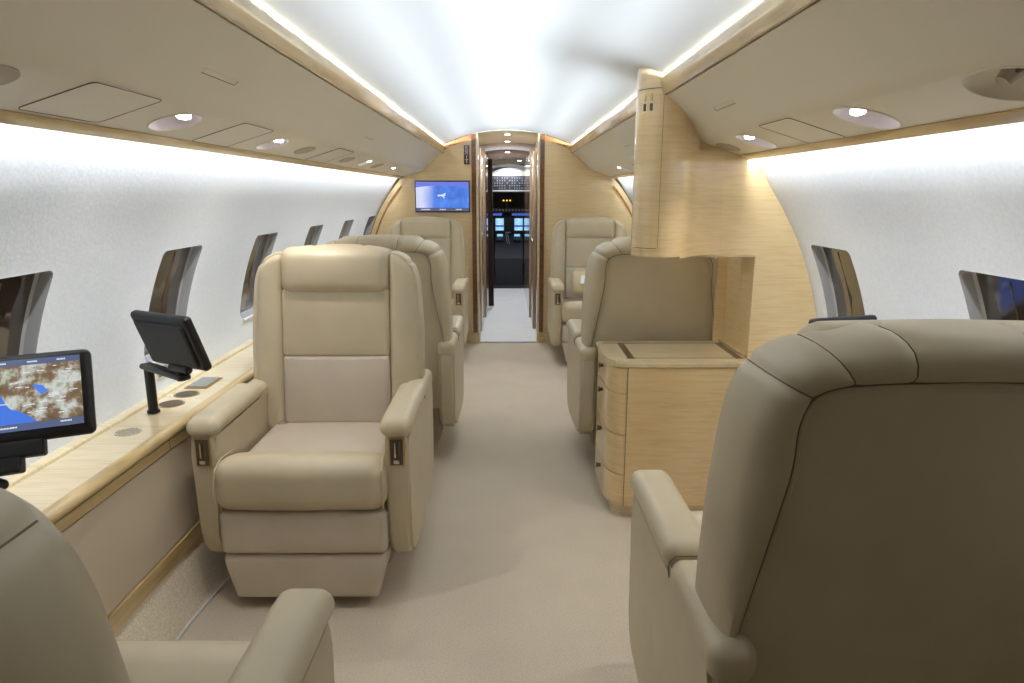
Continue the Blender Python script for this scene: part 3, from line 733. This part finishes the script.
# ---------------------------------------------------------------- chest of drawers below the partition
def chest():
    root = thing('drawer_chest', 'blond figured-wood chest of drawers with rounded corner right of the aisle', 'chest of drawers', (0, 0, 0))
    Y0, Y1 = 2.64, 3.035
    def plan(o=0.0, x1=0.975):                       # aisle side bowed, near corner rounded
        pts = [(x1, Y0 - o)] ; pts.append((0.485, Y0 - o))
        cx, cy_, rx, ry = 0.485, Y0 + 0.13, 0.073 + o, 0.13 + o
        for i in range(1, 11):
            a = R(9 * i); pts.append((cx - rx * math.sin(a), cy_ - ry * math.cos(a)))
        pts += [(0.412 - o, Y1), (x1, Y1)]; return pts
    obj('carcass', prism_z(plan(-0.006), 0.07, 0.655), 'wood', root)
    obj('plinth', prism_z(plan(-0.03), 0.0, 0.07), 'wood_pale', root)
    obj('front_panel', span(0.484, 0.975, Y0 - 0.004, Y0 + 0.02, 0.06, 0.655), 'wood', root)
    tp = obj('chest_top', prism_z(plan(0.010, 0.982), 0.657, 0.682, 0.006), 'wood_ledge', root)
    for zz0, zz1 in ((0.062, 0.195), (0.20, 0.368), (0.373, 0.545), (0.55, 0.652)):
        pl = plan(0.0)[1:-1]                          # curved front strip
        pl = [(0.482, Y0)] + pl[1:-1] + [(0.412, Y1 - 0.02)]
        inner = [(x + 0.016, y + 0.004) for x, y in pl]
        dr = obj('drawer', prism_z(pl + list(reversed(inner)), zz0, zz1, 0.0015), 'wood', root)
        k = bmesh.new(); add_cyl(k, (0.404, 2.84, zz1 - 0.035), 0.008, 0.016, 'X', 16); add_cyl(k, (0.396, 2.84, zz1 - 0.035), 0.012, 0.005, 'X', 16)
        obj('knob', k, 'inlay', dr)
    obj('corner_seam', span(0.4820, 0.4845, Y0 - 0.003, Y0 + 0.004, 0.06, 0.655), 'inlay', root)
    z = 0.6824
    for (xa, ya, xb, yb2, wd) in ((0.505, 2.69, 0.505, 2.99, 0.014), (0.945, 2.69, 0.945, 2.99, 0.014), (0.43, 2.985, 0.99, 2.985, 0.005), (0.485, 2.70, 0.98, 2.70, 0.005)):
        obj('inlay_strip', span(min(xa, xb) - (wd if xa == xb else 0), max(xa, xb) + (wd if xa == xb else 0), min(ya, yb2) - (wd / 2 if ya == yb2 else 0), max(ya, yb2) + (wd / 2 if ya == yb2 else 0), z - 0.001, z + 0.0006), 'inlay', tp)
    return root
chest()

# ---------------------------------------------------------------- veneer partition
def partition():
    root = thing('partition', 'tall blond veneer partition with rounded column on the right, open above the chest', 'partition')
    ya, yb2 = 2.71, 2.86
    # panel polygon in x,z: over the opening, then down its outboard side to the floor
    poly = [(0.575, 1.100), (0.985, 1.100), (0.985, 0.0), (1.07, 0.0), (circ_x(0.25) - .004, 0.25)]
    for i in range(1, 15): z = 0.25 + (1.46 - 0.25) * i / 14; poly.append((circ_x(z) - 0.002 + 0.03 * max(0, min(1, (z - 1.36) / 0.12)), z))
    poly += [(0.93, 1.56), (0.76, 1.72), (0.70, 1.765), (0.575, 1.757)]
    obj('upper_panel', prism_y(poly, ya, yb2), 'wood', root)
    CX, CY, CRD = 0.577, 2.635, 0.100
    col = [(CX + CRD * math.cos(R(a)), CY + CRD * math.sin(R(a))) for a in range(0, 360, 5)]
    obj('column_web', prism_z([(0.577, 2.66), (0.6477, 2.5643), (0.668, 2.586), (0.686, 2.611), (0.706, 2.641), (0.730, 2.670), (0.762, 2.693), (0.80, 2.705), (0.84, 2.7095), (0.84, 2.73), (0.577, 2.73)], 1.101, 1.50), 'wood', root)
    obj('column_web', prism_z([(0.577, 2.66), (0.6477, 2.5643), (0.668, 2.586), (0.686, 2.611), (0.706, 2.641), (0.730, 2.670), (0.745, 2.73), (0.577, 2.73)], 1.50, 1.61), 'wood', root)
    c = obj('column', prism_z(col, 1.108, 1.80, 0.008), 'wood', root)
    cr = lambda z, a0, a1: [(CX + (CRD + 0.0004) * math.cos(R(a)), CY + (CRD + 0.0004) * math.sin(R(a)), z) for a in range(a0, a1 + 1, 5)]
    obj('door_seam', tube(cr(1.706, 195, 258), 0.0014, seg=6), 'inlay', c)
    obj('door_seam', tube(cr(1.140, 195, 258), 0.0010, seg=6), 'inlay', c)
    e = cr(1.706, 258, 258)[0]; obj('door_seam', tube([(e[0], e[1], 1.68), (e[0], e[1], 1.140)], 0.0006, seg=6), 'inlay', c)
    for a in (216, 232):
        x, y = CX + CRD * math.cos(R(a)), CY + CRD * math.sin(R(a))
        for z0 in (1.676, 1.643):
            b = pillow((0, 0, 0), (0.011, 0.008, 0.026), 0.0038); bmesh.ops.rotate(b, cent=(0, 0, 0), matrix=Matrix.Rotation(R(a + 90), 3, 'Z'), verts=b.verts)
            obj('latch', b, 'recess' if z0 < 1.66 else 'brass', c, loc=(x, y, z0))
    # lining of the opening: outboard side, top edge and lower sill strip
    obj('opening_side', span(0.984, 1.004, yb2 - 0.005, 3.055, 0.60, 1.103), 'wood', root)
    obj('opening_back', span(0.94, 0.984, 3.040, 3.055, 0.60, 1.103), 'wood', root)
    obj('opening_head', span(0.645, 0.99, ya + 0.004, yb2 + 0.0, 1.092, 1.102), 'wood_pale', root)
    obj('corner_strip', span(0.965, 0.985, ya + 0.02, 3.05, 0.684, 0.692), 'wood_edge', root)
    return root
partition()

# ---------------------------------------------------------------- forward bulkhead
def arcpts(r, x0, x1, n=20): return [(x0 + (x1 - x0) * i / n, CZ + math.sqrt(r * r - (x0 + (x1 - x0) * i / n) ** 2)) for i in range(n + 1)]
DX0, DX1 = -0.262, 0.272
bm = bmesh.new()
for s, xd in ((-1, -DX0), (1, DX1)):
    poly = [(s * xd, 0.0), (s * 1.05, 0.0)]
    for i in range(0, 24):
        a = -0.45 + (math.pi / 2 + 0.45) * i / 23; x, z = 1.272 * math.cos(a), CZ + 1.272 * math.sin(a)
        if x > xd + 0.01: poly.append((s * x, z))
    poly.append((s * xd, CZ + math.sqrt(1.272 ** 2 - xd * xd)))
    add_prism(bm, poly, lambda x, z: (x, YB, z), lambda x, z: (x, YB + 0.06, z))
struct('wall_front', bm, 'wood', smooth=False)
# ring trims
tn = 0
for s in (-1, 1):
    for (r0, r1, a0, a1, mt, yy) in ((1.236, 1.272, 62.5, 76.0, 'wood_burl', 0.016), (1.218, 1.232, -12, 41, 'wood_burl', 0.014)):
        A = []; 
        for i in range(25): a = R(a0 + (a1 - a0) * i / 24); A.append((s * r1 * math.cos(a), CZ + r1 * math.sin(a)))
        for i in range(25): a = R(a1 + (a0 - a1) * i / 24); A.append((s * r0 * math.cos(a), CZ + r0 * math.sin(a)))
        tn += 1; struct('trim_%d' % tn, prism_y(A, YB - yy, YB + 0.01), mt)
for s, xd in ((-1, -DX0), (1, DX1)):
    zt = CZ + math.sqrt(1.272 ** 2 - 0.30 ** 2)
    tn += 1; struct('trim_%d' % tn, span(s * (xd + 0.012), s * (xd + 0.050), YB - 0.018, YB + 0.01, 0.10, zt), 'wood_dark')
    tn += 1; struct('trim_%d' % tn, span(s * (xd - 0.008), s * (xd + 0.010), YB - 0.014, YB + 0.12, 0.0, zt + 0.01), 'wood_pale')
    b = span(s * (xd - 0.004), s * 1.02, YB - 0.022, YB + 0.01, 0.0, 0.10, 0.004)
    struct('baseboard_front_left' if s < 0 else 'baseboard_front_right', b, 'wood_edge', smooth=False)
tn += 1; struct('trim_%d' % tn, span(-0.262, 0.272, YB - 0.02, YB + 0.03, 0.0, 0.006), 'chrome', smooth=False)

# television
tv = thing('television', 'wide television with a blue globe picture on the left bulkhead', 'television', (-0.569, YB - 0.012, 1.314))
obj('tv_frame', box((0, 0, 0), (0.478, 0.022, 0.270), 0.002), 'black', tv)
pic = obj('tv_picture', box((0, -0.0115, 0.014), (0.462, 0.001, 0.222)), 'globe', tv)
obj('tv_caption_bar', box((0, -0.0115, -0.112), (0.462, 0.001, 0.028)), 'tv_bar', tv)
bm = bmesh.new()
poly = [(-0.231, 0.065)] + [(-0.231 + 0.462 * i / 16, 0.065 + 0.028 * math.sin(math.pi * (0.15 + 0.75 * i / 16))) for i in range(17)] + [(0.231, 0.124), (-0.231, 0.124)]
add_prism(bm, poly[1:], lambda x, z: (x, -0.0128, z), lambda x, z: (x, -0.0120, z)); obj('tv_sky', bm, 'tv_sky', pic)
bm = bmesh.new(); add_tube(bm, [(-0.04, -0.014, 0.008), (0.025, -0.014, 0.012)], 0.008, seg=6); add_tube(bm, [(-0.005, -0.014, 0.010), (0.02, -0.014, -0.012)], 0.005, seg=6); add_tube(bm, [(0.0, -0.014, 0.012), (0.03, -0.014, 0.028)], 0.005, seg=6)
obj('aircraft_symbol', bm, 'txt', pic)
bm = bmesh.new()
for cx, k in ((-0.145, 9), (0.005, 6), (0.145, 6)):
    for j in range(k): add_box(bm, (cx + (j - k / 2) * 0.009, -0.0125, -0.112 + (0.002 if j % 2 else 0)), (0.006, 0.001, 0.010))
obj('caption_lettering', bm, 'txt', tv)

# EXIT placard, letters stacked vertically
ex = thing('exit_sign', 'small dark vertical EXIT placard high on the left bulkhead', 'sign', (-0.353, YB - 0.004, 1.668))
obj('sign_plate', box((0, 0, 0), (0.046, 0.008, 0.162), 0.002), mat('placard_brown', (0.06, 0.03, 0.03), 0.4), ex)
for i, ch in enumerate('EXIT'):
    cu = bpy.data.curves.new('letter', 'FONT'); cu.body = ch; cu.size = 0.046; cu.align_x = 'CENTER'; cu.align_y = 'CENTER'; cu.extrude = 0.0008
    o = bpy.data.objects.new('letter', cu); COL.objects.link(o); bpy.context.view_layer.update()
    me = bpy.data.meshes.new_from_object(o.evaluated_get(bpy.context.evaluated_depsgraph_get())); bpy.data.objects.remove(o)
    o = bpy.data.objects.new('letter', me); me.materials.clear(); me.materials.append(M['white']); COL.objects.link(o); o.parent = ex
    o.rotation_euler = (R(90), 0, 0); o.location = (0, -0.005, 0.056 - i * 0.0375)

# ---------------------------------------------------------------- galley corridor
struct('floor_galley', span(-0.30, 0.30, YB, 9.75, -0.05, 0.002), 'galley_floor', smooth=False)
bm = bmesh.new(); prof = [(-0.32, 1.84)] + [(-0.30 + 0.6 * i / 10, 1.84 + 0.034 * math.sin(math.pi * i / 10)) for i in range(11)] + [(0.32, 1.84), (0.32, 1.92), (-0.32, 1.92)]
struct('ceiling_galley', prism_y(prof, YB + 0.005, 7.5), 'vinyl')
prof = [(-0.42, 1.70)] + [(-0.40 + 0.8 * i / 12, 1.745 + 0.055 * math.sin(math.pi * i / 12)) for i in range(13)] + [(0.42, 1.70), (0.42, 1.92), (-0.42, 1.92)]
struct('ceiling_passage', prism_y(prof, 7.5, 9.8), 'lilac')
struct('wall_galley_left', span(-0.34, -0.278, YB + 0.10, 7.4, 0, 1.88), 'corridor_wood', smooth=False)
struct('wall_galley_right', span(0.284, 0.34, YB + 0.10, 7.4, 0, 1.88), 'wood_pale', smooth=False)
struct('wall_passage_left', span(-0.42, -0.235, 7.4, 9.75, 0, 1.80), 'corridor_wood', smooth=False)
struct('wall_passage_right', span(0.235, 0.42, 7.4, 9.75, 0, 1.80), 'corridor_wood', smooth=False)
for (x, y, z, lb) in ((0.0, 6.47, 1.874, 'round ceiling downlight just inside the doorway, nearest of three'), (0.0, 7.33, 1.874, 'round ceiling downlight in the middle of the galley ceiling'),
                      (0.0, 7.9, 1.799, 'round ceiling downlight on the lower passage ceiling'), (0.16, 9.4, 1.775, 'off-centre round ceiling downlight nearest the cockpit')):
    t = thing('downlight', lb, 'ceiling light', (x, y, z), group='galley ceiling downlights')
    obj('downlight_rim', cyl((0, 0, -0.003), 0.036, 0.008, seg=24), 'chrome', t)
    obj('downlight_lens', cyl((0, 0, -0.008), 0.026, 0.004, seg=24), 'lamp_soft', t)
# galley fittings along the corridor
t = thing('coat_closet', 'tan wood closet front on the left of the galley corridor', 'cabinet', (-0.262, 6.9, 0))
obj('closet_body', span(-0.014, 0.012, -0.35, 0.45, 0.02, 1.70, 0.003), 'corridor_wood', t)
obj('closet_edge', span(0.0, 0.014, -0.36, -0.33, 0.02, 1.75, 0.003), 'wood_pale', t)
obj('handle', cyl((0.016, -0.1, 0.95), 0.012, 0.008, 'X'), 'chrome', t)
t = thing('galley_cabinet', 'reddish wood galley cabinet on the right of the corridor', 'cabinet', (0.27, 6.95, 0))
obj('cabinet_body', span(-0.02, 0.012, -0.2, 0.45, 0.0, 1.74, 0.003), 'corridor_wood', t)
obj('counter_edge', span(-0.028, 0.0, -0.2, 0.45, 0.86, 0.89, 0.003), 'chrome', t)
obj('handle', cyl((-0.024, 0.05, 1.1), 0.010, 0.008, 'X'), 'chrome', t)
bm = bmesh.new(); n_ = 60; A = []; B = []
for i in range(n_ + 1):
    t = i / n_; x = -0.228 + 0.066 * t; y = 8.0 + 0.035 * math.sin(t * 6 * 2 * math.pi)
    A.append(bm.verts.new((x, y, 0.03))); B.append(bm.verts.new((x - 0.01 * t, y * 0.999, 1.72)))
for i in range(n_): bm.faces.new((A[i], A[i + 1], B[i + 1], B[i]))
bmesh.ops.solidify(bm, geom=bm.faces, thickness=0.004)
tag(obj('curtain', bm, 'curtain'), 'gathered dark brown curtain on the left of the corridor', 'curtain')

# ---------------------------------------------------------------- cockpit
struct('floor_cockpit', span(-0.9, 0.9, 9.75, 11.4, -0.05, 0.0), 'cockpit', smooth=False)
bm = bmesh.new()
prof = [(0.95 * math.cos(R(a)), 0.75 + 1.0 * math.sin(R(a))) for a in range(0, 181, 6)]
A = [bm.verts.new((x, 9.8, z)) for x, z in prof]; B = [bm.verts.new((x * 0.93, 10.9, 0.75 + (z - 0.75) * 0.94)) for x, z in prof]
for i in range(len(prof) - 1): bm.faces.new((A[i], A[i + 1], B[i + 1], B[i]))
struct('ceiling_cockpit', bm, 'lilac')
struct('wall_cockpit', span(-1.0, 1.0, 11.35, 11.4, 0, 1.8), 'cockpit_dark', smooth=False)
struct('window_cockpit', span(-0.85, 0.85, 11.28, 11.3, 1.12, 1.42), 'cockpit_dark', smooth=False)
t = thing('overhead_switch_panel', 'grey overhead switch panel above the dark cockpit windshield', 'switch panel', (0.05, 10.2, 1.49))
obj('panel_plate', box((0, 0, 0), (0.62, 0.10, 0.20), 0.01), 'cockpit', t)
obj('panel_visor', box((0, 0.0, -0.115), (0.66, 0.12, 0.03), 0.01), 'reveal', t)
bm = bmesh.new(); rnd = random.Random(5)
for i in range(16):
    for j in range(5):
        if rnd.random() < .8: add_box(bm, (-0.27 + i * 0.036, -0.053, -0.075 + j * 0.036), (0.016, 0.01, 0.018), rot=None)
obj('switch_bank', bm, mat('switch_grey', (0.30, 0.29, 0.32), 0.5), t, kind='stuff')
t = thing('headliner_arch', 'pale curved headliner arch behind the overhead switches', 'arch', (0, 0, 0))
A = [(0.05 + 0.36 * math.cos(R(a)), 1.50 + 0.20 * math.sin(R(a))) for a in range(0, 181, 9)] 
obj('arch_shell', prism_y(A, 10.26, 10.30), 'vinyl', t)
obj('arch_rim', tube([(x, 10.25, z) for x, z in A], 0.012), 'reveal', t)
t = thing('instrument_panel', 'cockpit instrument panel with lit cyan and blue displays', 'instrument panel', (0.0, 10.95, 0))
obj('glareshield', box((0, -0.10, 1.085), (1.5, 0.30, 0.07), 0.02), 'cockpit', t)
obj('panel_face', box((0, 0.05, 0.88), (1.5, 0.05, 0.36), 0.01), 'cockpit_dark', t)
for i in range(12): obj('autopilot_knob', cyl((-0.22 + i * 0.05, -0.255, 1.09), 0.013, 0.02, 'Y', 12), 'reveal', t)
for x, kind in ((-0.19, 'b'), (0.17, 'b'), (0.36, 'r')):
    obj('standby_display', box((x, 0.02, 1.015), (0.20 if kind == 'b' else 0.1, 0.01, 0.035)), 'pfd_b' if kind == 'b' else 'pfd_r', t)
for x in (-0.36, -0.125, 0.125 + 0.05, 0.36):
    d = obj('display_bezel', box((x, 0.015, 0.86), (0.175, 0.02, 0.235), 0.004), 'cockpit', t)
    s_ = obj('display_picture', box((x, 0.0035, 0.86), (0.13, 0.003, 0.19)), 'pfd', d)
    bm = bmesh.new(); rnd = random.Random(int(x * 100))
    for j in range(7): add_box(bm, (x + rnd.uniform(-.02, .02), 0.001, 0.78 + j * 0.027), (rnd.uniform(.03, .08), 0.001, 0.008))
    obj('display_lines', bm, 'pfd_w', s_)
    obj('display_horizon', box((x, 0.001, 0.835), (0.128, 0.0012, 0.03)), 'pfd_b', s_)
for k in range(3): obj('caution_light', box((-0.06 + k * 0.05, -0.255, 1.235), (0.020, 0.008, 0.020)), 'amber', t)
obj('caution_strip', box((-0.01, -0.245, 1.235), (0.2, 0.01, 0.05), 0.003), 'cockpit_dark', t)
obj('caution_bracket', box((-0.01, -0.235, 1.16), (0.04, 0.01, 0.12), 0.003), 'cockpit_dark', t)
t = thing('center_pedestal', 'cockpit centre pedestal with throttle levers and small lit keypads', 'pedestal', (0.0, 10.55, 0))
bm = prism_x([(-0.45, 0.0), (-0.45, 0.40), (-0.30, 0.46), (0.30, 0.68), (0.38, 0.70), (0.38, 0.0)], -0.19, 0.23, 0.01); obj('pedestal_body', bm, 'cockpit', t)
for x in (-0.12, 0.15): 
    obj('keypad_display', box((x, 0.235, 0.70), (0.09, 0.008, 0.035)), 'pfd', t)
    obj('keypad', box((x, 0.12, 0.635), (0.12, 0.10, 0.02), 0.003, rot=Matrix.Rotation(R(20), 3, 'X')), 'cockpit_dark', t)
for x in (0.0, 0.03):
    obj('throttle_lever', tube([(x, 0.02, 0.58), (x - 0.02, 0.0, 0.68), (x - 0.03, -0.01, 0.74)], 0.006), 'reveal', t)
obj('white_placard', box((0.01, 0.30, 0.74), (0.08, 0.008, 0.018)), 'reveal', t)
for s, lb in ((-1, 'black pilot seat on the left of the cockpit pedestal'), (1, 'black pilot seat on the right of the cockpit pedestal')):
    t = thing('pilot_seat', lb, 'seat', (s * 0.40 + 0.02, 10.05, 0))
    obj('seat_base', span(-0.13, 0.13, -0.12, 0.2, 0.0, 0.33, 0.03), 'cockpit_dark', t)
    obj('seat_cushion', pillow((0, 0.05, 0.38), (0.36, 0.40, 0.12), 0.04), 'cockpit_dark', t)
    obj('backrest', pillow((0.04 * s, -0.15, 0.65), (0.34, 0.10, 0.50), 0.045), 'cockpit_dark', t)
